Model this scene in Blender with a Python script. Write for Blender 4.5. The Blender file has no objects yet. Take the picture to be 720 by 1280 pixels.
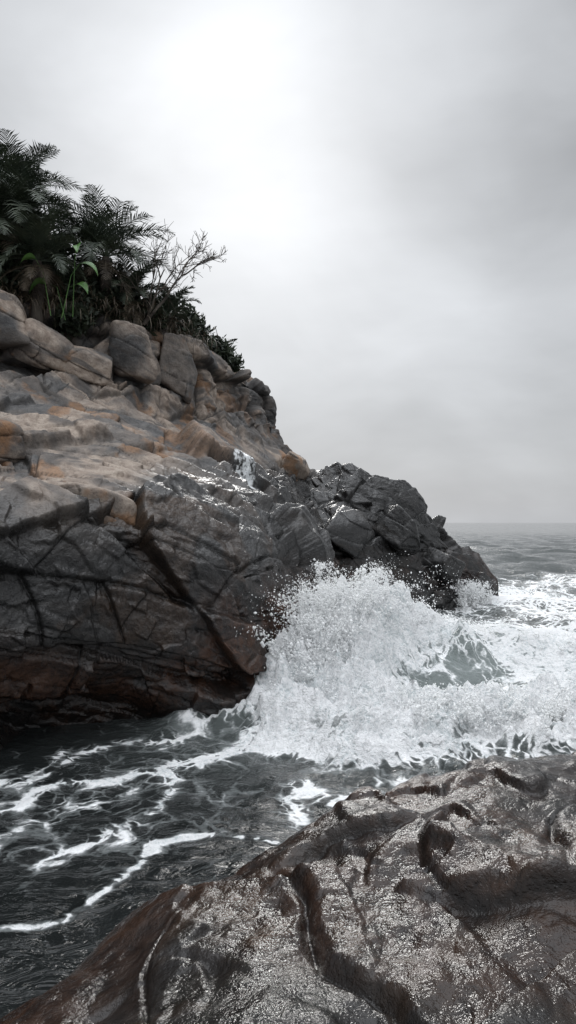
import bpy, math, random, time
import numpy as np
from mathutils import Vector
random.seed(7); rng=np.random.default_rng(7)
T0=time.time()
scene=bpy.context.scene
scene.view_settings.view_transform='Standard'; scene.view_settings.look='None'
scene.view_settings.exposure=0

# ------------------------------------------------------------------ numpy noise
def h32(ix,iy,iz,seed):
    x=(ix.astype(np.int64)*73856093)^(iy.astype(np.int64)*19349663)^(iz.astype(np.int64)*83492791)^(seed*2654435761)
    x=(x&0xffffffff).astype(np.uint32)
    x^=x>>np.uint32(16); x*=np.uint32(0x7feb352d); x^=x>>np.uint32(15); x*=np.uint32(0x846ca68b); x^=x>>np.uint32(16)
    return x
def hf(ix,iy,iz,seed): return h32(ix,iy,iz,seed).astype(np.float32)/np.float32(4294967295.0)
def vnoise(P,seed=0):
    f=np.floor(P); i=f.astype(np.int64); t=(P-f).astype(np.float32); t=t*t*t*(t*(t*6-15)+10)
    out=np.zeros(len(P),np.float32)
    for dx in (0,1):
        wx=t[:,0] if dx else 1-t[:,0]
        for dy in (0,1):
            wy=t[:,1] if dy else 1-t[:,1]
            for dz in (0,1):
                wz=t[:,2] if dz else 1-t[:,2]
                out+=wx*wy*wz*hf(i[:,0]+dx,i[:,1]+dy,i[:,2]+dz,seed)
    return out*2-1
def fbm(P,oct=4,seed=0,gain=.5,lac=2.03):
    a=1;s=0;n=0;Q=P.copy()
    for k in range(oct):
        s=s+a*vnoise(Q,seed+k*17); n+=a; a*=gain; Q=Q*lac+11.3
    return s/n
def voro(P,seed=0):
    c=np.floor(P).astype(np.int64); n=len(P)
    F1=np.full(n,9.,np.float32);F2=np.full(n,9.,np.float32)
    D=np.zeros((n,3),np.float32); ID=np.zeros((n,3),np.int64)
    fr=(P-c).astype(np.float32)
    for dx in (-1,0,1):
        for dy in (-1,0,1):
            for dz in (-1,0,1):
                ix,iy,iz=c[:,0]+dx,c[:,1]+dy,c[:,2]+dz
                rx=hf(ix,iy,iz,seed);ry=hf(ix,iy,iz,seed+101);rz=hf(ix,iy,iz,seed+202)
                ex=fr[:,0]-dx-rx;ey=fr[:,1]-dy-ry;ez=fr[:,2]-dz-rz
                d=np.sqrt(ex*ex+ey*ey+ez*ez)
                m=d<F1
                F2=np.where(m,F1,np.minimum(F2,d))
                F1=np.where(m,d,F1)
                D[m,0]=ex[m];D[m,1]=ey[m];D[m,2]=ez[m]
                ID[m,0]=ix[m];ID[m,1]=iy[m];ID[m,2]=iz[m]
    R=np.stack([hf(ID[:,0],ID[:,1],ID[:,2],seed+300+k) for k in range(4)],1)
    return F1,F2,D,R
def sst(a,b,x):
    t=np.clip((x-a)/(b-a),0,1); return t*t*(3-2*t)
def polydist(X,Y,pts):
    best=np.full(X.shape,1e9); par=np.zeros(X.shape); side=np.zeros(X.shape)
    for k in range(len(pts)-1):
        ax,ay=pts[k][:2];bx,by=pts[k+1][:2]
        dx,dy=bx-ax,by-ay;L=dx*dx+dy*dy
        t=np.clip(((X-ax)*dx+(Y-ay)*dy)/L,0,1)
        d=np.hypot(X-ax-t*dx,Y-ay-t*dy)
        m=d<best
        best=np.where(m,d,best);par=np.where(m,k+t,par)
        side=np.where(m,np.sign(dx*(Y-ay)-dy*(X-ax)),side)
    return best,par,side
def blur(Dg,n):
    for _ in range(n):
        Dg=Dg.copy()
        Dg[1:-1]=(Dg[:-2]+2*Dg[1:-1]+Dg[2:])/4
        Dg[:,1:-1]=(Dg[:,:-2]+2*Dg[:,1:-1]+Dg[:,2:])/4
    return Dg
def soften(Dg,n0,n1,lo,hi):
    # tall fracture steps get a wider ramp than small ones, so they do not alias on the grid
    gx=np.abs(np.gradient(Dg,axis=0));gy=np.abs(np.gradient(Dg,axis=1))
    w=sst(lo,hi,blur(np.maximum(gx,gy),n0+3))
    return blur(Dg,n0)*(1-w)+blur(Dg,n1)*w

# ------------------------------------------------------------------ mesh helpers
def mesh_np(name,V,F,mat,smooth=True,attrs=None):
    F=np.asarray(F,np.int32);k=F.shape[1]
    me=bpy.data.meshes.new(name)
    me.vertices.add(len(V));me.vertices.foreach_set('co',np.asarray(V,np.float32).ravel())
    me.loops.add(F.size);me.loops.foreach_set('vertex_index',F.ravel())
    me.polygons.add(len(F));me.polygons.foreach_set('loop_start',np.arange(0,F.size,k,dtype=np.int32))
    me.polygons.foreach_set('loop_total',np.full(len(F),k,np.int32))
    me.polygons.foreach_set('use_smooth',np.full(len(F),smooth))
    me.update(calc_edges=True)
    if attrs:
        for n,a in attrs.items():
            at=me.attributes.new(n,'FLOAT','POINT');at.data.foreach_set('value',np.asarray(a,np.float32).ravel())
    me.materials.append(mat)
    ob=bpy.data.objects.new(name,me);scene.collection.objects.link(ob);return ob
def gridfaces(nu,nv):
    i=np.arange(nu*nv).reshape(nu,nv)
    return np.stack([i[:-1,:-1],i[1:,:-1],i[1:,1:],i[:-1,1:]],-1).reshape(-1,4)

# ------------------------------------------------------------------ node helpers
class NT:
    def __init__(s,nt): s.nt=nt;s.N=nt.nodes;s.L=nt.links
    def n(s,t,**k):
        x=s.N.new(t)
        for a,b in k.items(): setattr(x,a,b)
        return x
    def set(s,sock,v):
        if isinstance(v,bpy.types.NodeSocket): s.L.new(v,sock)
        else:
            if isinstance(v,(tuple,list)) and len(v)==3 and sock.type=='RGBA': v=(*v,1)
            sock.default_value=v
    def m(s,op,a,b=0.,c=0.,clamp=False):
        x=s.n('ShaderNodeMath',operation=op,use_clamp=clamp)
        s.set(x.inputs[0],a);s.set(x.inputs[1],b);s.set(x.inputs[2],c);return x.outputs[0]
    def mix(s,f,a,b,blend='MIX'):
        x=s.n('ShaderNodeMix',data_type='RGBA',blend_type=blend)
        s.set(x.inputs[0],f);s.set(x.inputs[6],a);s.set(x.inputs[7],b);return x.outputs[2]
    def mapr(s,v,a,b,c=0.,d=1.,smooth=True):
        x=s.n('ShaderNodeMapRange',interpolation_type='SMOOTHSTEP' if smooth else 'LINEAR')
        s.set(x.inputs[0],v);s.set(x.inputs[1],a);s.set(x.inputs[2],b);s.set(x.inputs[3],c);s.set(x.inputs[4],d);return x.outputs[0]
    def noise(s,vec,scale,detail=4,rough=.55,dist=0.):
        x=s.n('ShaderNodeTexNoise');s.set(x.inputs['Vector'],vec);s.set(x.inputs['Scale'],scale)
        s.set(x.inputs['Detail'],detail);s.set(x.inputs['Roughness'],rough);s.set(x.inputs['Distortion'],dist);return x
    def voro(s,vec,scale,feature='DISTANCE_TO_EDGE'):
        x=s.n('ShaderNodeTexVoronoi',feature=feature);s.set(x.inputs['Vector'],vec);s.set(x.inputs['Scale'],scale);return x
    def mapping(s,vec,scale=(1,1,1),rot=(0,0,0),loc=(0,0,0)):
        x=s.n('ShaderNodeMapping');s.set(x.inputs[0],vec);x.inputs['Scale'].default_value=scale;x.inputs['Rotation'].default_value=rot;x.inputs['Location'].default_value=loc;return x.outputs[0]
    def attr(s,name): return s.n('ShaderNodeAttribute',attribute_name=name).outputs['Fac']
    def warp(s,vec,scale,amt,det=2):
        nz=s.noise(vec,scale,det)
        a=s.n('ShaderNodeVectorMath',operation='SUBTRACT');s.L.new(nz.outputs['Color'],a.inputs[0]);a.inputs[1].default_value=(.5,.5,.5)
        b=s.n('ShaderNodeVectorMath',operation='SCALE');s.L.new(a.outputs[0],b.inputs[0]);b.inputs['Scale'].default_value=amt
        c=s.n('ShaderNodeVectorMath',operation='ADD');s.set(c.inputs[0],vec);s.L.new(b.outputs[0],c.inputs[1]);return c.outputs[0]
    def bump(s,h,strength,dist,normal=None):
        x=s.n('ShaderNodeBump');s.set(x.inputs['Height'],h);x.inputs['Strength'].default_value=strength;x.inputs['Distance'].default_value=dist
        if normal is not None:s.L.new(normal,x.inputs['Normal'])
        return x.outputs[0]
def newmat(name):
    m=bpy.data.materials.new(name);m.use_nodes=True;nt=NT(m.node_tree)
    bs=m.node_tree.nodes['Principled BSDF'];return m,nt,bs

# ------------------------------------------------------------------ materials
def rock_material(name,fine=1.0,dk=1.0,wetdark=.66,bd=.05,n3w=.22,rlo=.09,rhi=.32,ior=1.45,redk=1.):
    m,t,b=newmat(name)
    co=t.n('ShaderNodeTexCoord').outputs['Object']
    wet,tan,red,crack_dark,cr,n1,streak,org,wash=[t.attr(k) for k in('wet','tan','red','crack_dark','cellr','n1','streak','org','wash')]
    n2=t.noise(co,7*fine,5,.68).outputs[0]; n3=t.noise(co,42*fine,3,.7).outputs[0]
    g=t.mix(t.mapr(n2,.3,.7),(.070*dk,.069*dk,.071*dk),(.195*dk,.188*dk,.182*dk))
    g=t.mix(t.mapr(cr,.2,.8,0,.5),g,(.055*dk,.055*dk,.057*dk))
    g=t.mix(t.mapr(streak,.5,.75),g,(.09*dk,.078*dk,.07*dk))
    tc=t.mix(t.mapr(n2,.32,.7),(.245,.188,.148),(.45,.375,.31))
    tc=t.mix(t.m('MULTIPLY',t.mapr(streak,.46,.66),.85),tc,(.11,.10,.094))
    tf=t.m('MULTIPLY',tan,t.mapr(t.m('ADD',n1,t.m('MULTIPLY',cr,.45)),.54,.84),clamp=True)
    c=t.mix(tf,g,tc)
    c=t.mix(t.m('MULTIPLY',org,t.mapr(n2,.3,.6,.4,1.)),c,(.28,.14,.058))
    rf=t.m('MULTIPLY',red,t.mapr(t.m('ADD',t.m('MULTIPLY',n2,.4),t.m('MULTIPLY',n1,.6)),.38,.62))
    c=t.mix(rf,c,t.mix(t.mapr(n2,.35,.65),(.10*redk,.041*redk,.022*redk),(.25*redk,.115*redk,.063*redk)))
    c=t.mix(t.m('MULTIPLY',t.mapr(n3,.60,.70),.30),c,(.36*dk,.34*dk,.32*dk))
    c=t.mix(t.m('MULTIPLY',t.mapr(n3,.42,.30),.6),c,(.03*dk,.028*dk,.027*dk))
    c=t.mix(t.m('MULTIPLY',crack_dark,.9,clamp=True),c,(.012,.010,.009))  # mask holds cracks, painted recess shade and the darker cliff base
    dark=t.m('SUBTRACT',1.,t.m('MULTIPLY',wet,wetdark))
    gm=t.n('ShaderNodeCombineColor');[t.L.new(dark,gm.inputs[i]) for i in range(3)]
    c=t.mix(1.,c,gm.outputs[0],'MULTIPLY')
    c=t.mix(t.mapr(t.m('ADD',wash,t.m('MULTIPLY',t.m('SUBTRACT',n2,.5),1.3)),.42,.62),c,(.86,.88,.89))
    t.L.new(c,b.inputs['Base Color'])
    wn=t.m('MULTIPLY',wet,t.mapr(n1,.25,.50,.75,1.))
    r=t.m('ADD',t.m('MULTIPLY',t.m('SUBTRACT',1.,wn),.85),t.m('MULTIPLY',wn,t.mapr(n2,.35,.65,rlo,rhi)),clamp=True)
    t.L.new(r,b.inputs['Roughness']);b.inputs['IOR'].default_value=ior
    h=t.m('ADD',n2,t.m('MULTIPLY',n3,n3w))
    t.L.new(t.bump(h,1.,bd/fine),b.inputs['Normal'])
    return m
M_rock=rock_material('rock',1.,.80,.74,.036,.14,.07,.26,1.48); M_fg=rock_material('wet_rock',1.5,.42,.72,.026,.11,.07,.27,1.37,.60)

def leafmat(name,c1,c2,rough=.55,trans=.25):
    m,t,b=newmat(name);co=t.n('ShaderNodeTexCoord').outputs['Object']
    n=t.noise(co,3.,2).outputs[0]
    c=t.mix(t.mapr(n,.35,.65),c1,c2);t.L.new(c,b.inputs['Base Color']);b.inputs['Roughness'].default_value=rough
    return m
M_palm=leafmat('palm_leaf',(.026,.038,.024),(.065,.083,.052))
M_shrub=leafmat('shrub_leaf',(.020,.030,.018),(.05,.066,.037))
M_dead=leafmat('dead_frond',(.05,.038,.025),(.12,.095,.065))
M_broad=leafmat('broad_leaf',(.06,.15,.03),(.10,.21,.05),.4)
M_bark=leafmat('bark',(.045,.036,.03),(.10,.085,.07),.9)

def water_material():
    m,t,b=newmat('sea_water')
    co=t.n('ShaderNodeTexCoord').outputs['Object']
    foam,aer=t.attr('foam'),t.attr('aer')
    w2=t.warp(co,1.7,.75,4)
    e1=t.voro(t.mapping(w2,(1,1,.25)),2.4).outputs[0];e2=t.voro(t.mapping(w2,(1,1,.3),loc=(3,7,0)),7.).outputs[0]
    L=t.m('MAXIMUM',t.mapr(e1,.0,.16,1.,0.),t.m('MULTIPLY',t.mapr(e2,.0,.24,1.,0.),.8))
    nz=t.noise(w2,2.4,4,.60).outputs[0];nf=t.noise(co,26,4,.7).outputs[0]
    v=t.m('ADD',foam,t.m('MULTIPLY',t.m('SUBTRACT',L,.5),.72))
    v=t.m('ADD',v,t.m('MULTIPLY',t.m('SUBTRACT',nz,.5),1.6))
    v=t.m('ADD',v,t.m('MULTIPLY',t.m('SUBTRACT',nf,.5),.30))
    F=t.mapr(v,.46,.86)
    wc=t.mix(aer,(.012,.014,.014),(.36,.41,.40))
    milky=t.m('MULTIPLY',t.mapr(v,.10,.55),.30)
    wc=t.mix(milky,wc,(.40,.43,.43))
    fc=t.mix(t.mapr(t.m('ADD',t.m('MULTIPLY',nf,.6),t.m('MULTIPLY',nz,.4)),.36,.54),(.62,.67,.68),(.97,.975,.98))
    t.L.new(t.mix(F,wc,fc),b.inputs['Base Color'])
    t.L.new(t.mapr(F,0.,1.,.05,.8),b.inputs['Roughness']);b.inputs['IOR'].default_value=1.333
    r1=t.noise(t.mapping(co,(1.,1.8,1)),3.4,4,.58,1.0).outputs[0];r2=t.noise(co,.55,3,.6).outputs[0]
    h=t.m('ADD',t.m('MULTIPLY',r1,.068),t.m('MULTIPLY',r2,.30))
    h=t.m('ADD',h,t.m('MULTIPLY',nf,t.mapr(foam,-.2,1.,.004,.075)))
    t.L.new(t.bump(h,.9,1.),b.inputs['Normal'])
    return m
M_water=water_material()
m,t,b=newmat('sea_spray');M_spray=m
b.inputs['Base Color'].default_value=(.985,.99,.99,1);b.inputs['Roughness'].default_value=.5;b.inputs['IOR'].default_value=1.2
tr=t.n('ShaderNodeBsdfTranslucent');tr.inputs[0].default_value=(.985,.99,.99,1);mx=t.n('ShaderNodeMixShader');mx.inputs[0].default_value=.5
t.L.new(b.outputs[0],mx.inputs[1]);t.L.new(tr.outputs[0],mx.inputs[2]);t.L.new(mx.outputs[0],m.node_tree.nodes['Material Output'].inputs[0])

# ------------------------------------------------------------------ CLIFF
ST=[ # rows: under, waterline, mid face, face top, slab mid, slab top, wall top, plateau, back, far
 [(-8,4,-1),(-8,3.6,0),(-8,3.4,1.2),(-8.2,3.5,2.3),(-9.5,5.5,3.6),(-11.5,8,5.2),(-12.5,9.5,6.8),(-14,12,8.3),(-17,17,9.8),(-24,28,9)],
 [(-4.7,5.8,-1),(-4.7,5.4,0),(-4.6,5.0,1.1),(-4.7,5.2,2.2),(-6,7.5,3.3),(-7.8,10,5),(-8.8,11.5,6.5),(-10,14,7.9),(-12,19,9.3),(-16,30,9)],
 [(-2.9,7.2,-1),(-2.85,6.95,0),(-2.66,6.25,1.1),(-2.7,6.4,2.15),(-3.6,8.5,3.2),(-4.64,11,4.7),(-5.2,12.1,6.15),(-6.3,15,7.2),(-8,20,8.4),(-11,30,8)],
 [(-1.8,7.8,-1),(-1.78,7.55,0),(-1.70,6.95,1.0),(-1.75,7.1,2.15),(-2.25,9,3.05),(-3.1,12.5,4.65),(-3.45,13.5,6.3),(-4.2,16.5,6.9),(-5,22,7.6),(-7,32,7)],
 [(-.5,7.9,-1),(-.50,7.75,0),(-.46,7.6,.75),(-.30,7.95,1.7),(-.50,10.5,2.5),(-1.3,16,4.5),(-1.45,16.8,6.1),(-1.9,20,6.3),(-2.5,26,6.3),(-3.5,34,5)],
 [(.5,10.8,-1),(.5,10.6,0),(.45,10.8,.65),(.3,11.5,1.65),(-.10,14,2.95),(-.54,18.3,4.6),(-.62,18.8,5.75),(-1,22,5.6),(-1.5,27,5),(-2,34,2)],
 [(.75,11.8,-1),(.75,11.6,0),(.7,11.8,.65),(.5,12.6,1.65),(.15,15,2.8),(-.30,18.3,4.35),(-.28,19.3,4.6),(-.3,22,4.3),(-.3,26,3),(-.3,32,-1)],
 [(1.2,13.7,-1),(1.2,13.5,0),(1.1,13.9,.7),(.9,14.5,1.6),(.65,16.3,2.6),(.55,18.5,3.45),(.5,20,3.5),(.3,24,3.0),(.2,28,1),(0,30,-1)],
 [(1.9,14.7,-1),(1.9,14.5,0),(1.8,15,1.),(1.7,15.6,2.1),(1.6,16.5,3.1),(1.5,18,3.75),(1.5,19,3.7),(1.5,22,2.0),(1.5,25,0),(1.5,27,-1)],
 [(3.2,16.2,-1),(3.2,16,0),(3.15,16.3,1.),(3.0,16.7,1.95),(2.85,17.3,2.85),(2.75,18.3,3.35),(2.7,19.2,3.1),(2.6,22,1.2),(2.6,24,-.4),(2.6,25,-1)],
 [(4.5,17.5,-1),(4.5,17.3,0),(4.4,17.6,.6),(4.3,17.8,1.2),(4.1,18.1,1.8),(4.0,18.7,2.15),(4.0,19.5,1.9),(4,21.5,.5),(4,22.5,-.5),(4,23,-1)],
 [(5.7,18.6,-1),(5.7,18.4,0),(5.6,18.6,.35),(5.45,18.8,.65),(5.3,19.0,.9),(5.15,19.3,1.05),(5.1,19.8,.9),(5.1,20.8,.2),(5.1,21.2,-.5),(5,21.5,-1)],
 [(6.5,18.6,-1),(6.5,18.7,-1),(6.5,18.8,-.9),(6.45,18.9,-.8),(6.4,19.1,-.7),(6.4,19.3,-.7),(6.4,19.5,-.7),(6.4,19.8,-.9),(6.4,20,-1),(6.4,20.2,-1)],
]
ST=np.array(ST,float)
cs=[50,110,170,170,130,45,60,55,75,75,55,25]
cr_=[14,95,90,135,150,100,50,22,10]
def catmull(A,counts,ten=.6):
    out=[];n=len(A)
    for k in range(n-1):
        p0=A[max(k-1,0)];p1=A[k];p2=A[k+1];p3=A[min(k+2,n-1)]
        c=counts[k]
        m1=(p2-p0)*.5*ten;m2=(p3-p1)*.5*ten
        for j in range(c):
            t=j/c
            out.append((2*t**3-3*t*t+1)*p1+(t**3-2*t*t+t)*m1+(-2*t**3+3*t*t)*p2+(t**3-t*t)*m2)
    out.append(A[-1]);return np.array(out)
A=catmull(ST,cs,.6);B=catmull(A.transpose(1,0,2),cr_,.6);G=B.transpose(1,0,2)
nu,nv=G.shape[:2]
rowpar=np.concatenate([np.arange(c)/c+k for k,c in enumerate(cr_)]+[[len(cr_)]])
RP=np.tile(rowpar,(nu,1)).ravel()
def normals(G,it=6):
    du=np.gradient(G,axis=0);dv=np.gradient(G,axis=1);n=np.cross(du,dv)
    for _ in range(it):
        n[1:-1]=(n[:-2]+n[1:-1]*2+n[2:])/4;n[:,1:-1]=(n[:,:-2]+n[:,1:-1]*2+n[:,2:])/4
    l=np.linalg.norm(n,axis=2,keepdims=True);return n/np.maximum(l,1e-9)
Nn=normals(G,25).reshape(-1,3);P=G.reshape(-1,3)
def frame(d1,up):
    d1=np.array(d1,float);d1/=np.linalg.norm(d1);up=np.array(up,float);up-=up.dot(d1)*d1;up/=np.linalg.norm(up)
    return np.stack([d1,np.cross(up,d1),up])
def warpP(P,f,a,seed):
    return P+a*np.stack([fbm(P*f,2,seed),fbm(P*f+31,2,seed+5),fbm(P*f+77,2,seed+9)],1)
def blocks(P,Fr,size,amp,tilt,crackw,crackd,seed,warp=(.5,.3),rnd=.25):
    Q=warpP(P,warp[0],warp[1],seed)@Fr.T/np.array(size)
    F1,F2,D,R=voro(Q,seed)
    e=F2-F1
    Dw=D*np.array(size,np.float32)
    g=(R[:,1:4]-.5)*2
    d=amp*(R[:,0]-.5)*2+tilt*(g*Dw).sum(1)
    ck=1-sst(0,crackw,e)
    rd=1-sst(0,.3,e)
    d=d-crackd*ck-crackd*rnd*rd**2
    return d,ck,R[:,0]
def part(u,a,b,seed):
    f=np.floor(u).astype(np.int64)
    def bd(k): return k+.75*(hf(k,a,b,seed)-.5)
    j=np.where(u<bd(f),f-1,np.where(u>=bd(f+1),f+1,f))
    lo=bd(j);hi=bd(j+1)
    return j,u-lo,hi-u,(u-(lo+hi)/2)
def joints(P,Fr,size,amp,tilt,cw,cd,seed,warp=(.35,.35),shear=.35,rd_=.35):
    size=np.array(size);Q=warpP(P,warp[0],warp[1],seed)@Fr.T/size
    z0=np.zeros(len(P),np.int64)
    k,a2,b2,l2=part(Q[:,2],z0,z0,seed)
    u1=Q[:,1]+3*hf(k,z0,z0,seed+1)+shear*(hf(k,z0,z0,seed+2)-.5)*Q[:,0]*size[0]/size[1]
    j,a1,b1,l1=part(u1,k,z0,seed+3)
    u0=Q[:,0]+3*hf(k,j,z0,seed+4)+(.9*(hf(k,j,z0,seed+5)-.5)*l1*size[1]/size[0])*2
    i,a0,b0,l0=part(u0,k,j,seed+6)
    e=np.minimum.reduce([np.minimum(a2,b2)*size[2],np.minimum(a1,b1)*size[1],np.minimum(a0,b0)*size[0]])
    r=[hf(i,j,k,seed+20+q) for q in range(4)]
    d=amp*(r[0]*2-1)+tilt*((r[1]-.5)*2*l0*size[0]*.35+(r[2]-.15)*1.6*l1*size[1]+(r[3]-.5)*2*l2*size[2])
    ck=1-sst(0,cw,e);rd=1-sst(0,cw*5,e)
    return d-cd*ck-cd*rd_*rd**2,ck,r[0]
FrA=frame((.90,.10,-.38),(.28,-.22,.93))
FrD=frame((.70,.55,-.30),(.25,-.30,.9))
FrB=frame((.3,.95,.0),(.12,-.1,1))
FrL=frame((.42,.9,-.05),(.25,-.3,.92))
d1,c1,r1=joints(P,FrA,(2.9,1.0,.75),.085,.15,.015,.035,13,(.35,.30),.12)
dl,cl_,rl=blocks(P,FrL,(3.2,1.4,1.2),.06,.13,.02,.03,15,(.5,.25))
d2,c2,r2=joints(P,FrA,(1.7,.44,.38),.040,.17,.010,.020,23,(.8,.10),.12)
d4,c4,r4=joints(P,FrD,(1.2,.50,.6),.026,.15,.008,.014,29,(1.2,.1),.3)
d3,c3,r3=blocks(P,FrA,(.50,.22,.16),.009,.14,.08,.004,37,(2.,.08))
dv,cv,rv=joints(P,FrB,(1.0,.75,2.0),.25,.17,.035,.12,51,(.8,.2),.4)
fb=fbm(P*1.1,3,91);ff=fbm(P*7,4,95)
wall=sst(4.7,5.05,RP)*(1-sst(6.5,7.1,RP))
smooth_=sst(-.05,.35,fbm(P*.55,2,99))
Dbig=(d1*(1-wall)+dv*wall)+dl*(1-.6*wall)
Dsm=d2*(1-.3*smooth_)+d4*(.3+.7*smooth_)+d3*(1-.3*smooth_)
D=soften((Dbig+Dsm).reshape(nu,nv),1,6,.018,.045).ravel()+.06*fb
Dg=D.reshape(nu,nv)
D=D+.016*ff+.007*fbm(P*22,3,97)
Vc=P+Nn*D[:,None]
crack_darkA=np.clip(np.maximum(np.maximum(c1*(1-wall)*.9,cv*wall),np.maximum(c2*.75*(1-.3*smooth_),cl_*.4)),0,1)
crack_darkA=np.maximum(crack_darkA,c4*.6*(.3+.7*smooth_))
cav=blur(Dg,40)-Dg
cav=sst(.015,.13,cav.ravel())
crack_darkA=np.maximum(crack_darkA,cav*.55)  # shade of recesses, taken from blurred relief, painted into the colour mask
def rattrs(P,f=1.):
    Q=warpP(P,1.3*f,.2/f,201)
    n1=fbm(Q*1.3*f,5,202)*.5+.5
    st=fbm((Q@FrA.T)*np.array([.8,1.6,8.])*f,5,203)*.5+.5
    og=sst(.56,.66,fbm(Q*1.5*f+9,5,204)*.5+.5)
    return n1,st,og
x,y,z=Vc.T
n1a,sta,oga=rattrs(P)
dist_right=sst(-1.9,.1,x+.10*(z-2)+.5*fb) 
tan=np.clip(sst(1.9,2.45,z+.25*fb+.12*sst(-1.5,-3,x))*(1-.85*dist_right),0,1)
tan=np.maximum(tan,.80*sst(3.1,3.8,z)*(1-wall*.5)*(x<.75))
tan*=1-sst(.55,.95,x)
wet=np.clip(1-.90*sst(1.9,2.7,z+.35*fb-1.3*sst(-2.6,-.6,x)*(1-sst(3.2,4.4,z))),0,1)
wet=np.maximum(wet,sst(.55,.95,x)*.97)
wet=np.clip(wet,.15,1)
red=np.clip((1-sst(.65,1.2,z+.35*fb))*.9+ .75*(1-sst(1.1,1.8,z))*sst(-1.3,-.5,x),0,1)*(1-.6*sst(.8,1.5,x))
org=oga*tan*.7
org=np.maximum(org,.3*oga*(x<-.2)*(z<2.2)*sst(.3,.9,z))
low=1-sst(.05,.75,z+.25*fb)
crack_darkA=np.maximum(crack_darkA,low*.65)  # lower face also darkened towards the waterline
wash=.62*np.exp(-(((x+.75)/.30)**2+((y-12.0)/.9)**2))+.5*np.exp(-(((x+.45)/.12)**2+((y-10.6)/.8)**2))
cliff=mesh_np('rocky_cliff',Vc,gridfaces(nu,nv),M_rock,True,dict(crack_dark=crack_darkA,wet=wet,tan=tan,red=red,cellr=r1*.5+r2*.5,n1=n1a,streak=sta,org=org,wash=wash))
print('cliff',nu*nv,time.time()-T0)

# ------------------------------------------------------------------ boulders
def ico(sub):
    import bmesh
    bm=bmesh.new();bmesh.ops.create_icosphere(bm,subdivisions=sub,radius=1)
    V=np.array([v.co[:] for v in bm.verts]);F=np.array([[v.index for v in f.verts] for f in bm.faces]);bm.free();return V,F
IV6,IF6=ico(6)
def boulder(loc,size,rotz,seed,wetv,tanv,redv=0.,k=14,tiltx=0.):
    r=np.random.default_rng(seed);Np=10
    n=r.normal(size=(Np,3));n=np.concatenate([n,[(1,.1,.1),(-1,.2,0),(0,1,.1),(.1,-1,0),(0,.1,1),(0,0,-1)]])
    n/=np.linalg.norm(n,axis=1)[:,None]
    dd=r.uniform(.78,1.0,len(n))
    c=IV6@n.T/dd
    rad=1/np.power((np.maximum(c,0.01)**k).sum(1),1/k)
    V=IV6*rad[:,None]*np.array(size)
    cz,sz=math.cos(rotz),math.sin(rotz);cx,sx=math.cos(tiltx),math.sin(tiltx)
    R=np.array([[cz,-sz,0],[sz,cz,0],[0,0,1]])@np.array([[cx,0,sx],[0,1,0],[-sx,0,cx]])
    V=V@R.T
    Nrm=V/np.linalg.norm(V,axis=1)[:,None]
    W=V+np.array(loc)
    d,ck,rr=joints(W,FrD,(1.8,.8,.45),.015,.08,.010,.02,seed,(1.,.15),.5)
    W=W+Nrm*(d+.05*fbm(W*2,3,seed)+.010*fbm(W*10,4,seed+3))[:,None]
    a,b_,c_=rattrs(W)
    n0=len(W);return mesh_np('boulder',W,IF6,M_rock,True,dict(crack_dark=ck*.7,wet=np.full(n0,wetv),tan=np.full(n0,tanv),red=np.full(n0,redv),cellr=rr*.3+.5,n1=a,streak=b_,org=c_*tanv*.8,wash=np.zeros(n0)))
BL=[
 ((-3.15,7.0,2.25),(.95,.75,.42),.2,3,.12,1,0,8,.15),
 ((-2.20,7.6,2.36),(.55,.65,.26),.3,4,.12,.9,0,10,.28),
 ((-4.1,8.6,3.15),(.8,.8,.40),-.3,5,.12,1,0,12,.15),
 ((-4.3,11.6,5.2),(.5,.5,.42),.9,8,.15,1,0,16,.2),
 ((-3.6,12.1,5.0),(.5,.45,.35),.2,9,.15,1,0,16,.3),
 ((-4.9,11.2,5.5),(.55,.5,.5),.3,10,.15,1,0,16,-.1),
 ((-3.0,12.8,5.35),(.45,.4,.5),.6,12,.2,.8,0,16,.1),
 ((-2.3,14.2,5.3),(.4,.5,.7),.3,13,.3,.5,0,18,.1),
 ((-.45,16.6,3.75),(.42,.9,.28),-.3,14,.12,1,0,14,.4),
 ((.12,17.2,3.50),(.36,1.0,.45),-.3,15,.12,.9,0,14,.6),
 ((-.22,8.75,.95),(.36,.6,.36),.4,16,1,0,.9,14,.2),
 ((.15,9.4,.45),(.4,.6,.5),.8,17,1,0,.9,14,.2),
 ((1.35,15.2,2.0),(.6,1.0,.5),.1,18,.97,0,0,24,.6),
 ((2.5,16.4,1.9),(.55,1.1,.5),.3,19,.97,0,0,24,.7),
 ((3.6,17.3,1.1),(.45,.8,.5),.5,22,.97,0,0,24,.7),
 ((4.9,18.2,.4),(.4,.6,.4),.6,20,1,0,.3,22,.5),
]
for a in BL: boulder(*a)

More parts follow.
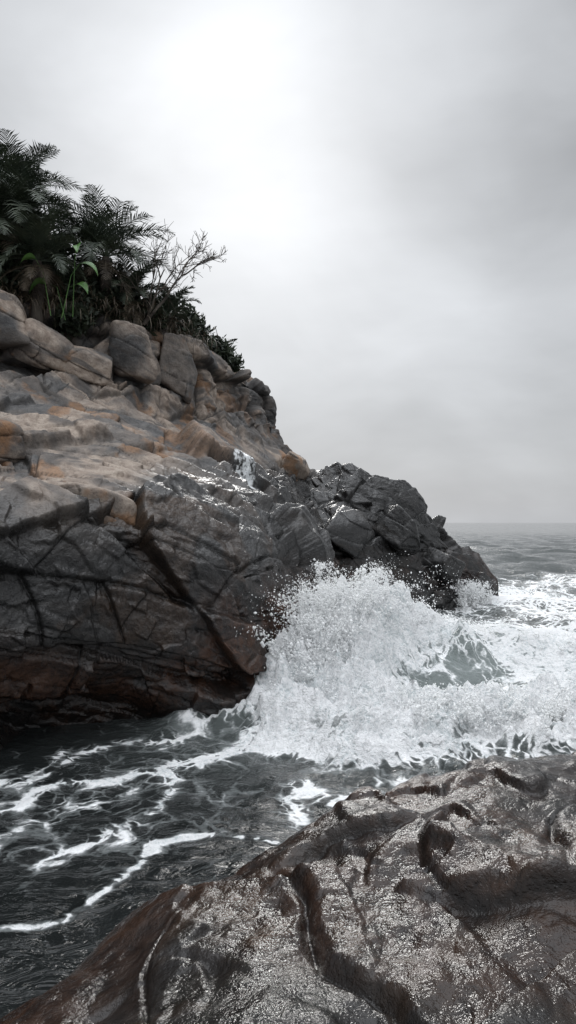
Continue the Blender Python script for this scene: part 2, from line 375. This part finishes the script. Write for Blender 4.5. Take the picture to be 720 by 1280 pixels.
# ------------------------------------------------------------------ FOREGROUND ROCK
xs=np.arange(-2.1,3.9,.0085);ys=np.arange(.15,5.3,.0085)
X,Y=np.meshgrid(xs,ys,indexing='ij')
E=[(-1.5,.0),(-1.3,1.2),(-1.08,2.0),(-.84,2.35),(-.28,2.85),(.22,3.25),(.75,3.58),(1.25,3.8),(1.65,3.9),(2.6,4.15),(4.5,4.4)]
pf=np.stack([X.ravel(),Y.ravel(),np.zeros(X.size)],1)
wob=(.07*fbm(pf*2.,3,5)+.02*fbm(pf*6.,2,6)).reshape(X.shape)
dE,_,sE=polydist(X,Y,E); sd=dE*sE+wob
CP=np.array([(-1.05,2,.62),(-.82,2.3,.66),(-.28,2.8,.80),(.3,3.2,.90),(1.25,3.8,1.0),(1.65,3.9,.95),(2.6,4.1,.9),(0,1.5,1.0),(.6,1.5,1.02),(.9,2.3,1.03),(-.5,1.4,.86),(1.6,2.2,1.18),(.35,2.3,.94),(1.2,3.1,1.05),(-1,.8,.8),(2.8,2,1.2),(.2,.3,1.1)])
wsum=0;zs=0
for cx_,cy_,cz_ in CP:
    w=1/(((X-cx_)**2+(Y-cy_)**2)+.05)**1.6;wsum=wsum+w;zs=zs+w*cz_
Z=blur(zs/wsum,40)
s=.12;out=s*np.log1p(np.exp(np.clip(sd/s,-30,30)))
Z=Z-1.35*out
def groove(Z,pts,w,dp,step,seed):
    wb=.07*fbm(pf*3,3,seed).reshape(X.shape)
    d,par,sde=polydist(X+wb,Y-wb,pts)
    n=len(pts)-1
    en=sst(0,.9,par)*(1-sst(n-.9,n,par))
    Z=Z-dp*np.exp(-(d/w)**2)*np.maximum(en,.0)
    Z=Z+step*sst(-.05,.05,-d*sde)*np.exp(-(d/.45)**2)*en
    return Z,np.exp(-(d/(w*.5))**2)*en
Z,g1=groove(Z,[(.30,3.5),(.42,3.05),(.56,2.72),(.68,2.4),(.9,2.12),(1.3,1.8),(1.9,1.6)],.03,.05,.11,7)
Z,g2=groove(Z,[(-.1,2.75),(.05,2.35),(.09,2.02),(.26,1.85),(.36,1.5),(.4,1.0)],.018,.04,-.05,8)
Z,g3=groove(Z,[(-.12,2.6),(.12,2.75),(.35,2.7),(.56,2.72)],.018,.03,-.04,9)
Z,g4=groove(Z,[(.9,2.12),(1.1,2.7),(1.5,3.2),(1.6,4.0)],.015,.03,.04,10)
Z,g5=groove(Z,[(-.6,1.2),(-.4,1.7),(-.45,2.2),(-.3,2.6)],.015,.03,.04,12)
FrC=frame((.75,.6,.0),(0,0,1.))
FrE=frame((-.3,.9,.0),(0,0,1.))
a1,k1,q1=joints(pf,FrC,(1.6,.95,.3),.012,.08,.006,.014,61,(.9,.25),.5,.2)
a2,k2,q2=blocks(pf,FrE,(.60,.36,.1),.006,.11,.022,.004,67,(2.,.16),.2)
a3,k3,q3=blocks(pf,FrC,(.21,.13,.04),.002,.10,.05,.0015,71,(5.,.05),.2)
patch=sst(-.25,.25,fbm(pf*1.6,2,44))
Df=a1+a2*(.5+.5*patch)+a3*(.2+.8*patch)
Df=soften(Df.reshape(X.shape),2,5,.006,.02).ravel()
Dg=Df.reshape(X.shape)
Df=Df+.040*fbm(pf*2.3,3,81)+.012*fbm(pf*7,3,83)+.0035*fbm(pf*22,3,84)
Zf=Z.ravel()+Df
Vf=np.stack([X.ravel(),Y.ravel(),Zf],1)
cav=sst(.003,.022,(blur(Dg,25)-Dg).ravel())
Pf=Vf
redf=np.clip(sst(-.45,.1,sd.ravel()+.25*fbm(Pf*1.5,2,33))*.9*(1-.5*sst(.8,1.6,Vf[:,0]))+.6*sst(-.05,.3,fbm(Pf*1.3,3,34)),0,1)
crf=np.clip(np.maximum.reduce([k1*.85,g1.ravel()*.9,g2.ravel()*.9,g3.ravel()*.7,g4.ravel()*.6,g5.ravel()*.7,cav*.5,k2*.5]),0,1)  # cracks and grooves, plus recess shade painted into the colour
n1a,sta,oga=rattrs(Pf,1.8)
mesh_np('foreground_rock',Vf,gridfaces(*X.shape),M_fg,True,dict(crack_dark=crf,wet=np.full(len(Vf),1.),tan=np.full(len(Vf),.06),red=redf,cellr=q1*.5+q2*.5,n1=n1a*.4+.42,streak=sta,org=oga*.15,wash=np.zeros(len(Vf))))
print('fg',time.time()-T0)

# ------------------------------------------------------------------ WATER
def axis(lo,hi,step,gl,gh,far):
    a=list(np.arange(lo,hi,step));s=step
    while a[-1]<far: s*=gh;a.append(a[-1]+s)
    pre=[];s=step;c=lo
    while c>-far: s*=gl;c-=s;pre.append(c)
    return np.array(pre[::-1]+a)
wx=axis(-4.2,6.5,.025,1.045,1.03,5000);wy=axis(2.2,12.,.022,1.2,1.018,6000)
wy=wy[wy>-60]
X,Y=np.meshgrid(wx,wy,indexing='ij');sh=X.shape
p2=np.stack([X.ravel(),Y.ravel(),np.zeros(X.size)],1)
def nz(f,o,seed,sx=1,sy=1): return fbm(p2*np.array([f*sx,f*sy,1]),o,seed).reshape(sh)
w1=nz(.35,2,3);w2=nz(.9,2,4);wl=nz(1.6,3,6);wl2=nz(1.6,3,16);wf=nz(6,3,61);wf2=nz(6,3,62)
fadeF=1-sst(60,200,np.hypot(X,Y))
open_=sst(1.,5.,X+.15*(Y-8))*sst(5,9,Y)+sst(16,24,Y);open_=np.clip(open_,0,1)
H=fadeF*open_*(.17*np.sin((Y*.95-X*.35)*.95+2.2*w1)+.09*np.sin((Y*.8+X*.5)*1.9+3*w1+1.)+.05*np.sin((Y-.2*X)*3.6+3*w2))
H+=fadeF*(.06*nz(.8,3,21)+.030*nz(2.6,3,22)*(1-sst(15,40,Y))) 
cr1=[(-.0,8.2),(.7,9.2),(1.7,9.9),(2.9,9.9),(4.2,9.3),(6.5,8.8),(9,9)]
ch=np.array([.3,.55,.72,.64,.46,.30,.15])
d,par,_=polydist(X+.25*wl,Y+.25*wl2,cr1)
hh=np.interp(par,np.arange(len(ch)),ch)
side=np.where((Y+.25*wl2)<np.interp(X,[c[0] for c in cr1],[c[1] for c in cr1]),1.,0.)
H+=hh*np.exp(-(d/(.95+.25*(1-side)))**2)
wb=[(.30,7.5),(.7,7.2),(1.4,7.0),(2.6,7.1),(4.,7.5),(5.6,7.9),(8,8.4)]
dB,pB,_=polydist(X+.6*wl+.12*wf,Y+.6*wl2+.12*wf2,wb)
bank=np.exp(-(dB/.85)**2)
dS,pS,_=polydist(X+.3*wl+.1*wf,Y+.3*wl2+.1*wf2,[(.2,7.9),(.45,8.6),(.9,9.2),(1.6,9.5)])
core=np.exp(-(dS/.56)**2)
white=np.clip(bank*1.1+core*1.2,0,1)
bil=1-np.abs(nz(1.5,4,31))*2;bil2=1-np.abs(nz(4.5,4,32))*2;bil3=1-np.abs(nz(9,3,36))*2
H+=white*(.10+.24*bil+.15*bil2+.08*bil3+.04*nz(18,2,37))
cfade=1-.8*sst(.9,1.9,X)
H+=cfade*core*(.05+.60*np.clip(nz(2.6,4,38)+.1,0,1)+.6*np.clip(nz(6,4,39)+.05,0,1)+.22*nz(13,2,40))
foam=np.full(sh,-.36)
def add(pts,w,amp,wa=.18):
    global foam
    d,_,_=polydist(X+wa*wl+.05*wf,Y+wa*wl2+.05*wf2,pts);foam=foam+amp*np.exp(-(d/w)**2)
foam+=1.5*white
foam+=1.15*np.exp(-(d/1.9)**2)*sst(.1,.5,hh)*(.9+.9*nz(.9,3,41))
add([(-1.75,3.55),(-1.56,3.70),(-1.27,3.85),(-1.09,4.25),(-.90,4.75),(-.51,4.82),(-.05,4.75)],.045,1.02,.14)
add([(-2.6,5.2),(-2.25,5.33),(-1.85,5.65),(-1.4,5.95),(-1.04,6.0),(-.46,6.6),(-.1,6.8)],.13,.70,.45)
add([(-1.6,4.6),(-1.28,4.98),(-1.1,5.5),(-1.04,5.95)],.14,.64,.4)
add([(-2.6,5.6),(-2.15,6.1),(-1.73,6.9),(-1.2,7.1)],.10,.60,.4)
add([(-2.4,4.2),(-1.9,4.7),(-1.7,5.3)],.09,.48,.4)
add([(-2.9,5.0),(-2.5,5.9),(-2.1,6.7)],.09,.5,.4)
add([(0.,5.2),(.1,5.6),(.45,5.4),(.75,5.7),(1.4,5.6)],.12,.72,.3)
add([(-.3,6.8),(.3,6.3),(.9,6.2),(2.,6.1)],.25,.65)
foam+=.38*np.exp(-(((X+1.5)/1.6)**2+((Y-5.5)/1.5)**2))
add([(3.2,10.5),(4.6,13),(6.2,15.5),(7,19),(6.3,22)],1.5,.84,.8)
add([(5,11.5),(8,12.5),(12,13.5)],.9,.8,.8)
add([(6.,19.),(8.5,23),(11,26),(16,29),(24,31)],2.1,.92,1.2)
add([(7,15.),(12,17),(18,19)],.9,.78,.8)
add([(4.3,16.9),(5.4,18.0),(6.1,18.6)],.4,.95,.1)
add([(1.2,12.8),(2.3,14.3),(3.6,15.9)],.9,.9,.2)
foam+=(.20*sst(.1,.6,nz(.06,3,71,1,2.2))+.04)*sst(25,60,Y)*(1-sst(150,500,Y))*.8
aer=np.clip(.95*np.exp(-(d/1.6)**2)*sst(.15,.5,hh)+.5*bank,0,1)*.75
aer=np.maximum(aer,.13*open_)
Vw=np.stack([X,Y,H],-1).reshape(-1,3)
mesh_np('sea_water',Vw,gridfaces(*sh),M_water,True,dict(foam=foam,aer=aer))
print('water',sh,time.time()-T0)

# ------------------------------------------------------------------ SPLASH
def blobs(C,R,TV,TF):
    n=len(C);k=len(TV)
    S=rng.uniform(.6,1.4,(n,1,3))
    V=(TV[None]*R[:,None,None]*S+C[:,None,:]).reshape(-1,3)
    F=(TF[None]+(np.arange(n)*k)[:,None,None]).reshape(-1,3)
    return V,F
OV=np.array([(1,0,0),(-1,0,0),(0,1,0),(0,-1,0),(0,0,1),(0,0,-1)],float)
OF=np.array([(0,2,4),(2,1,4),(1,3,4),(3,0,4),(2,0,5),(1,2,5),(3,1,5),(0,3,5)])
def strands(n,base,hfun,spread,samples,rb,jit=1.,hmin=.25,bias=.9):
    Cs=[];Rs=[]
    base=np.array(base,float)
    for i in range(n):
        u=rng.uniform(0,len(base)-1);k=int(u);f=u-k
        o=base[k]*(1-f)+base[min(k+1,len(base)-1)]*f
        o=o+rng.normal(0,1,3)*np.array([.12,.20,.04])
        h=hfun(u)*(hmin+(1-hmin)*rng.uniform(0,1)**(1/bias))
        vz=math.sqrt(2*9.8*h);vx,vy=rng.normal(spread[0],spread[2]),rng.normal(spread[1],spread[2])
        vx*=vz/4;vy*=vz/4
        T=vz/9.8*rng.uniform(.8,1.4)
        m=int(samples*rng.uniform(.5,1.3)*max(h,.35))
        t=rng.uniform(0,1,m)**.75*T
        fan=rng.normal(0,.16,2);q=rng.uniform(-1,1,m)
        p=o+np.stack([(vx+fan[0]*q*3)*t,(vy+fan[1]*q*3)*t,vz*t-4.9*t*t],1)
        p+=rng.normal(0,1,(m,3))*(.006+.035*(t/T)**1.8)[:,None]*jit
        r=np.minimum(rb*np.exp(rng.normal(0,.5,m))*(1.35-1.0*(t/T)),.03)
        Cs.append(p);Rs.append(r)
    C=np.concatenate(Cs);R=np.concatenate(Rs);k=C[:,2]>-.05;return C[k],R[k]
base=[(.10,7.6,.1),(.15,7.9,.2),(.25,8.3,.3),(.5,8.8,.4),(.9,9.3,.5),(1.5,9.7,.6),(2.2,9.9,.6)]
hf1=lambda u: np.interp(u,range(7),[.35,.75,1.15,1.30,1.0,.50,.25])
C1,R1=strands(600,base,hf1,(.25,-.15,.7),290,.0105,1.2,.10,.45)
C2,R2=strands(130,base,hf1,(-.1,-.1,1.2),160,.008,2.4,.5)
base2=[(.5,7.4,.15),(1.2,7.0,.2),(2.4,7.0,.2),(4.,7.4,.15)]
C3,R3=strands(420,base2,lambda u:.28,(.2,-.3,.8),130,.009,1.4)
base3=[(2.0,9.8,.6),(3.,9.8,.5),(4.2,9.3,.35)]
C5,R5=strands(200,base3,lambda u:.26,(.2,-.3,.7),100,.008)
V,F=blobs(np.concatenate([C1,C2,C3,C5]),np.concatenate([R1,R2,R3,R5]),OV,OF)
mesh_np('wave_splash',V,F,M_spray,True)
base4=[(4.3,17.0,.05),(4.7,17.3,.1),(5.1,17.7,.05)]
C4,R4=strands(140,base4,lambda u:.65,(-.1,-.1,.35),90,.015)
V,F=blobs(C4,R4,OV,OF);mesh_np('wave_splash',V,F,M_spray,True)
print('spray',len(C1),len(C3),time.time()-T0)

# ------------------------------------------------------------------ VEGETATION
class Acc:
    def __init__(s): s.v=[];s.f=[];s.m=[]
    def tri(s,a,b,c,mi=0):
        k=len(s.v);s.v+= [a,b,c];s.f.append((k,k+1,k+2));s.m.append(mi)
    def tube(s,pts,rads,mi,sides=5):
        rings=[]
        for i,p in enumerate(pts):
            p=Vector(p);a=Vector(pts[max(i-1,0)]);b=Vector(pts[min(i+1,len(pts)-1)])
            d=(b-a).normalized();u=d.orthogonal().normalized();w=d.cross(u)
            k=len(s.v)
            for j in range(sides):
                an=2*math.pi*j/sides;s.v.append(p+(u*math.cos(an)+w*math.sin(an))*rads[i])
            rings.append(k)
        for a,b in zip(rings[:-1],rings[1:]):
            for j in range(sides):
                j2=(j+1)%sides;s.f.append((a+j,a+j2,b+j2,b+j));s.m.append(mi)
    def obj(s,name,mats,parent=None):
        me=bpy.data.meshes.new(name);me.from_pydata([tuple(v) for v in s.v],[],s.f)
        for m in mats:me.materials.append(m)
        me.polygons.foreach_set('material_index',s.m);me.update()
        o=bpy.data.objects.new(name,me);scene.collection.objects.link(o)
        return o
def frond(A,o,az,el,L,droop,mi,nl=34,lw=.011,ll=.28):
    o=Vector(o);h=Vector((math.cos(az),math.sin(az),0));up=Vector((0,0,1));side=Vector((-math.sin(az),math.cos(az),0))
    N=12;pts=[];p=o.copy();e=el
    for i in range(N+1):
        pts.append(p.copy());p=p+(h*math.cos(e)+up*math.sin(e))*(L/N);e-=droop/N*(.6+.8*i/N)
    A.tube(pts,[.014*(1-.85*i/N) for i in range(N+1)],mi,4)
    for k in range(nl):
        t=.14+.86*k/(nl-1);f=t*N;i=min(int(f),N-1);q=pts[i].lerp(pts[i+1],f-i);d=(pts[i+1]-pts[i]).normalized()
        nrm=side.cross(d).normalized()
        if nrm.z<0:nrm=-nrm
        l=ll*L*(math.sin(math.pi*min(t*.92+.1,1))**.6+.1)*random.uniform(.8,1.1)
        for sg in(-1,1):
            dr=(d*(.55+.5*t)+side*sg*random.uniform(.75,1.)+nrm*random.uniform(.1,.45)).normalized()
            mid=q+dr*l*.5;tip=q+dr*l+Vector((0,0,-l*random.uniform(.08,.35)))
            w=d*lw
            A.tri(q-w,q+w,mid+w*1.2,mi);A.tri(q-w,mid+w*1.2,mid-w*1.2,mi);A.tri(mid-w*1.2,mid+w*1.2,tip,mi)
def palm(base,crown,L,n,seed,dead=8):
    random.seed(seed);A=Acc();base=Vector(base);crown=Vector(crown)
    pts=[base.lerp(crown,i/6)+Vector((random.uniform(-.02,.02),random.uniform(-.02,.02),0)) for i in range(7)]
    A.tube(pts,[.12,.11,.10,.10,.11,.12,.07],1,9)
    for i in range(n):
        az=i*2.39996+random.uniform(-.2,.2);f=i/n
        frond(A,crown,az,math.radians(82-75*f+random.uniform(-8,8)),L*random.uniform(.75,1.1),math.radians(75+35*f),0)
    for i in range(dead):
        frond(A,crown-Vector((0,0,.08)),random.uniform(0,6.28),math.radians(random.uniform(-45,-5)),L*random.uniform(.5,.75),math.radians(60),2,20,.008)
    return A.obj('palm_tree',[M_palm,M_bark,M_dead])
palm((-3.55,13.4,5.6),(-3.55,13.2,7.35),1.5,24,1,12)
palm((-4.9,12.6,5.6),(-4.95,12.5,7.8),1.45,24,2)
palm((-3.05,13.8,5.8),(-3.15,13.6,6.7),1.0,24,3,18)
palm((-4.5,12.2,5.6),(-4.45,12.1,6.85),1.2,22,4,18)
palm((-5.6,12.2,5.8),(-5.5,12.0,7.3),1.4,22,5)
palm((-5.7,14.5,6.5),(-5.7,14.3,9.1),1.4,22,7)
palm((-4.3,14.5,6.5),(-4.2,14.4,8.0),1.3,22,8)
palm((-6.9,12.5,6.5),(-6.9,12.3,8.2),1.5,20,9)
palm((-2.6,14.6,5.9),(-2.55,14.4,6.6),.8,18,11,10)
palm((-6.1,13.2,6.5),(-5.9,13.,8.5),1.4,20,12)
def leafcloud(name,centers,count,size,mat):
    V=[];F=[];k=0
    for (c,r,cn) in centers:
        c=np.array(c);n=int(count*cn)
        u=rng.normal(size=(n,3));u/=np.linalg.norm(u,axis=1)[:,None]
        rr=rng.uniform(.35,1.08,n)**.6
        lump=1+.55*fbm(u*2.4+c,3,5)
        p=c+u*(rr*lump)[:,None]*np.array(r)
        a=rng.normal(size=(n,3));a[:,2]+=.5;a/=np.linalg.norm(a,axis=1)[:,None]
        b=np.cross(a,rng.normal(size=(n,3)));b/=np.linalg.norm(b,axis=1)[:,None]
        l=size*rng.uniform(.6,1.7,n)[:,None];w=l*.2
        q=np.stack([p,p+a*l*.5+b*w,p+a*l,p+a*l*.5-b*w],1).reshape(-1,3);V.append(q)
        F.append(np.arange(n*4).reshape(n,4)+k);k+=n*4
    return mesh_np(name,np.concatenate(V),np.concatenate(F),mat,False)
sc=[((-4.6,13.0,6.3),(.9,.6,.55),1.2),((-3.6,13.6,6.45),(.65,.5,.5),1.),((-5.6,12.6,6.6),(.9,.7,.9),1.5),((-3.0,14.0,6.35),(.45,.4,.35),.6),
    ((-5.2,13.6,7.4),(.9,.7,.85),1.4),((-6.3,13.2,7.9),(1.,.8,1.1),1.5),((-2.30,16.4,6.6),(.42,.4,.48),.6),((-1.80,17.1,6.45),(.42,.3,.34),.45),((-1.45,17.6,6.3),(.25,.25,.2),.2),
    ((-4.2,14.5,7.0),(.8,.6,.65),1.1),((-7.8,12.5,7.8),(1.3,1,1.2),1.5),((-4.0,12.6,5.95),(.35,.3,.22),.4),((-2.5,15.6,6.75),(.35,.3,.42),.4),((-6.0,14.,8.8),(.8,.6,.85),1.)]
leafcloud('shrub_foliage',sc,3600,.12,M_shrub)
gc=[((-5,17,7.1),(1.5,1.5,.35),1.),((-7.5,17,8.),(2,2,.6),1.),((-9.5,14,8.1),(1.5,1.5,.8),1.),((-3.2,18.5,6.7),(1.,1.5,.3),.7)]
leafcloud('undergrowth',gc,2500,.16,M_shrub)
def grass(n):
    A=Acc();random.seed(5)
    for c in [(-5.1,12.0,6.1),(-4.5,12.35,6.15),(-3.8,12.95,6.25),(-3.3,13.3,6.3),(-2.75,14.0,6.25),(-5.8,11.6,6.2),(-2.3,15.2,6.2)]:
        for i in range(n):
            o=Vector(c)+Vector((random.gauss(0,.3),random.gauss(0,.18),random.gauss(0,.08)))
            az=random.gauss(-1.7,1.4);L=random.uniform(.2,.75);e=random.uniform(-.2,1.2);p=o;w=Vector((-math.sin(az),math.cos(az),0))*.006
            for k in range(5):
                q=p+Vector((math.cos(az)*math.cos(e),math.sin(az)*math.cos(e),math.sin(e)))*L/5;e-=random.uniform(.25,.6)
                A.tri(p-w,p+w,q,0) if k==4 else (A.tri(p-w,p+w,q+w,0),A.tri(p-w,q+w,q-w,0));p=q
    A.obj('grass_tufts',[M_dead])
grass(170)
def bare():
    A=Acc();random.seed(12)
    def br(p,d,L,r,lev):
        pts=[p];dd=d.copy();n=6
        for i in range(n):
            dd=(dd+Vector((random.gauss(0,.13),random.gauss(0,.13),random.gauss(0,.10)+.03))).normalized();pts.append(pts[-1]+dd*L/n)
        A.tube(pts,[max(r*(1-.6*i/n),.004) for i in range(n+1)],0,5)
        if lev<4:
            for k in range(random.choice((3,4,4,5))):
                i=random.randint(2,n);nd=(dd+Vector((random.gauss(0,.5),random.gauss(0,.5),random.gauss(.1,.45)))).normalized()
                br(pts[i],nd,L*random.uniform(.45,.7),r*.55,lev+1)
    br(Vector((-2.85,13.4,6.1)),Vector((.80,-.1,.68)).normalized(),1.3,.035,0)
    br(Vector((-2.85,13.4,6.1)),Vector((.45,-.1,.95)).normalized(),1.15,.028,1)
    br(Vector((-2.8,13.5,6.1)),Vector((.15,-.1,.95)).normalized(),1.1,.022,1)
    A.obj('bare_bush',[M_bark])
bare()
def broad():
    A=Acc();random.seed(3)
    for i in range(5):
        o=Vector((-4.0,11.9,6.2))
        az=(-.5,-2.4,-1.2,-2.9,-.1)[i];s0=o+Vector((random.gauss(0,.12),random.gauss(0,.06),0))
        tip=s0+Vector((math.cos(az)*.3,math.sin(az)*.2,(.15,.55,.75,.25,.5)[i]))
        A.tube([s0-Vector((0,0,.4)),s0.lerp(tip,.5)+Vector((0,0,.05)),tip],[.008,.006,.004],0,5)
        L=random.uniform(.36,.5);W=L*.20;h=Vector((math.cos(az),math.sin(az),0));sd_=Vector((-math.sin(az),math.cos(az),0))*.8+Vector((0,0,.5));sd_.normalize();e=.1;p=tip;N=8;prev=None
        for k in range(N+1):
            w=W*math.sin(math.pi*(k/N)**.8)+.002;row=(p-sd_*w+Vector((0,0,w*.3)),p,p+sd_*w+Vector((0,0,w*.3)))
            if prev:
                for a,b in((0,1),(1,2)):
                    A.tri(prev[a],prev[b],row[b],0);A.tri(prev[a],row[b],row[a],0)
            prev=row;p=p+(h*math.cos(e)+Vector((0,0,math.sin(e))))*L/N;e-=.2
    A.obj('broadleaf_plant',[M_broad])
broad()

# ------------------------------------------------------------------ SKY + LIGHT
sun_az=math.radians(-4.5);sun_el=math.radians(30)
sd=Vector((math.sin(sun_az)*math.cos(sun_el),math.cos(sun_az)*math.cos(sun_el),math.sin(sun_el)))
W=bpy.data.worlds.new('sky');scene.world=W;W.use_nodes=True
t=NT(W.node_tree);bg=W.node_tree.nodes['Background']
sky=t.n('ShaderNodeTexSky',sky_type='NISHITA');sky.sun_disc=False;sky.sun_elevation=sun_el;sky.sun_rotation=sun_az
sky.air_density=1.5;sky.dust_density=2
co=t.n('ShaderNodeTexCoord').outputs['Generated']
nrm=t.n('ShaderNodeVectorMath',operation='NORMALIZE');t.L.new(co,nrm.inputs[0]);dv_=nrm.outputs[0]
sp=t.n('ShaderNodeSeparateXYZ');t.L.new(dv_,sp.inputs[0])
dp=t.n('ShaderNodeVectorMath',operation='DOT_PRODUCT');t.L.new(dv_,dp.inputs[0]);dp.inputs[1].default_value=sd
ang=t.m('ARCCOSINE',dp.outputs['Value'])
glow=t.m('EXPONENT',t.m('MULTIPLY',t.m('POWER',t.m('DIVIDE',ang,.18),2.),-1.))
glow2=t.m('EXPONENT',t.m('MULTIPLY',t.m('POWER',t.m('DIVIDE',ang,.40),2.),-1.))
wv=t.warp(dv_,1.6,.5)
n1=t.noise(t.mapping(wv,(1.,1.,1.9),(0,math.radians(25),0)),1.7,5,.5).outputs[0]
n2=t.noise(t.mapping(dv_,(1,1,3.2)),2.3,5,.5).outputs[0]
cl=t.m('ADD',t.mapr(n1,.32,.68,-.12,.12,False),t.mapr(n2,.32,.68,-.06,.06,False))
base_=t.mapr(sp.outputs[2],0.,.6,.54,.45)
Lm=t.m('ADD',base_,cl);Lm=t.m('ADD',Lm,t.m('MULTIPLY',glow,.24));Lm=t.m('ADD',Lm,t.m('MULTIPLY',glow2,.26))
Lm=t.m('MULTIPLY',Lm,t.mapr(sp.outputs[2],-.35,.0,.35,1.))
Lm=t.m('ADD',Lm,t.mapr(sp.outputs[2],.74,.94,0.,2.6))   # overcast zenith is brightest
Lm=t.m('ADD',Lm,t.m('MULTIPLY',t.mapr(sp.outputs[1],.1,-.5,0.,.35),t.mapr(sp.outputs[2],0.,.2)))  # extra sky brightness behind the camera, added to fill foam and rock faces
cc=t.n('ShaderNodeCombineColor')
t.L.new(t.m('MULTIPLY',Lm,.965),cc.inputs[0]);t.L.new(t.m('MULTIPLY',Lm,1.0),cc.inputs[1]);t.L.new(t.m('MULTIPLY',Lm,1.05),cc.inputs[2])
sc_=t.n('ShaderNodeVectorMath',operation='SCALE');t.L.new(sky.outputs[0],sc_.inputs[0]);sc_.inputs['Scale'].default_value=.1
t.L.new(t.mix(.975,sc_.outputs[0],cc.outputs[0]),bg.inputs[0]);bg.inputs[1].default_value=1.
sl=bpy.data.lights.new('sun','SUN');sl.energy=1.5;sl.angle=math.radians(14);sl.color=(1,.98,.95)
so=bpy.data.objects.new('sun',sl);scene.collection.objects.link(so);so.rotation_euler=(-sd).to_track_quat('-Z','Y').to_euler();so.location=(0,0,30)

cam=bpy.data.cameras.new('camera');cam.sensor_fit='VERTICAL';cam.sensor_height=36;cam.lens=24;cam.clip_start=.05;cam.clip_end=20000
co_=bpy.data.objects.new('camera',cam);scene.collection.objects.link(co_);co_.location=(0,0,2.2);co_.rotation_euler=(math.radians(90.87),0,0)
scene.camera=co_
print('done',time.time()-T0)
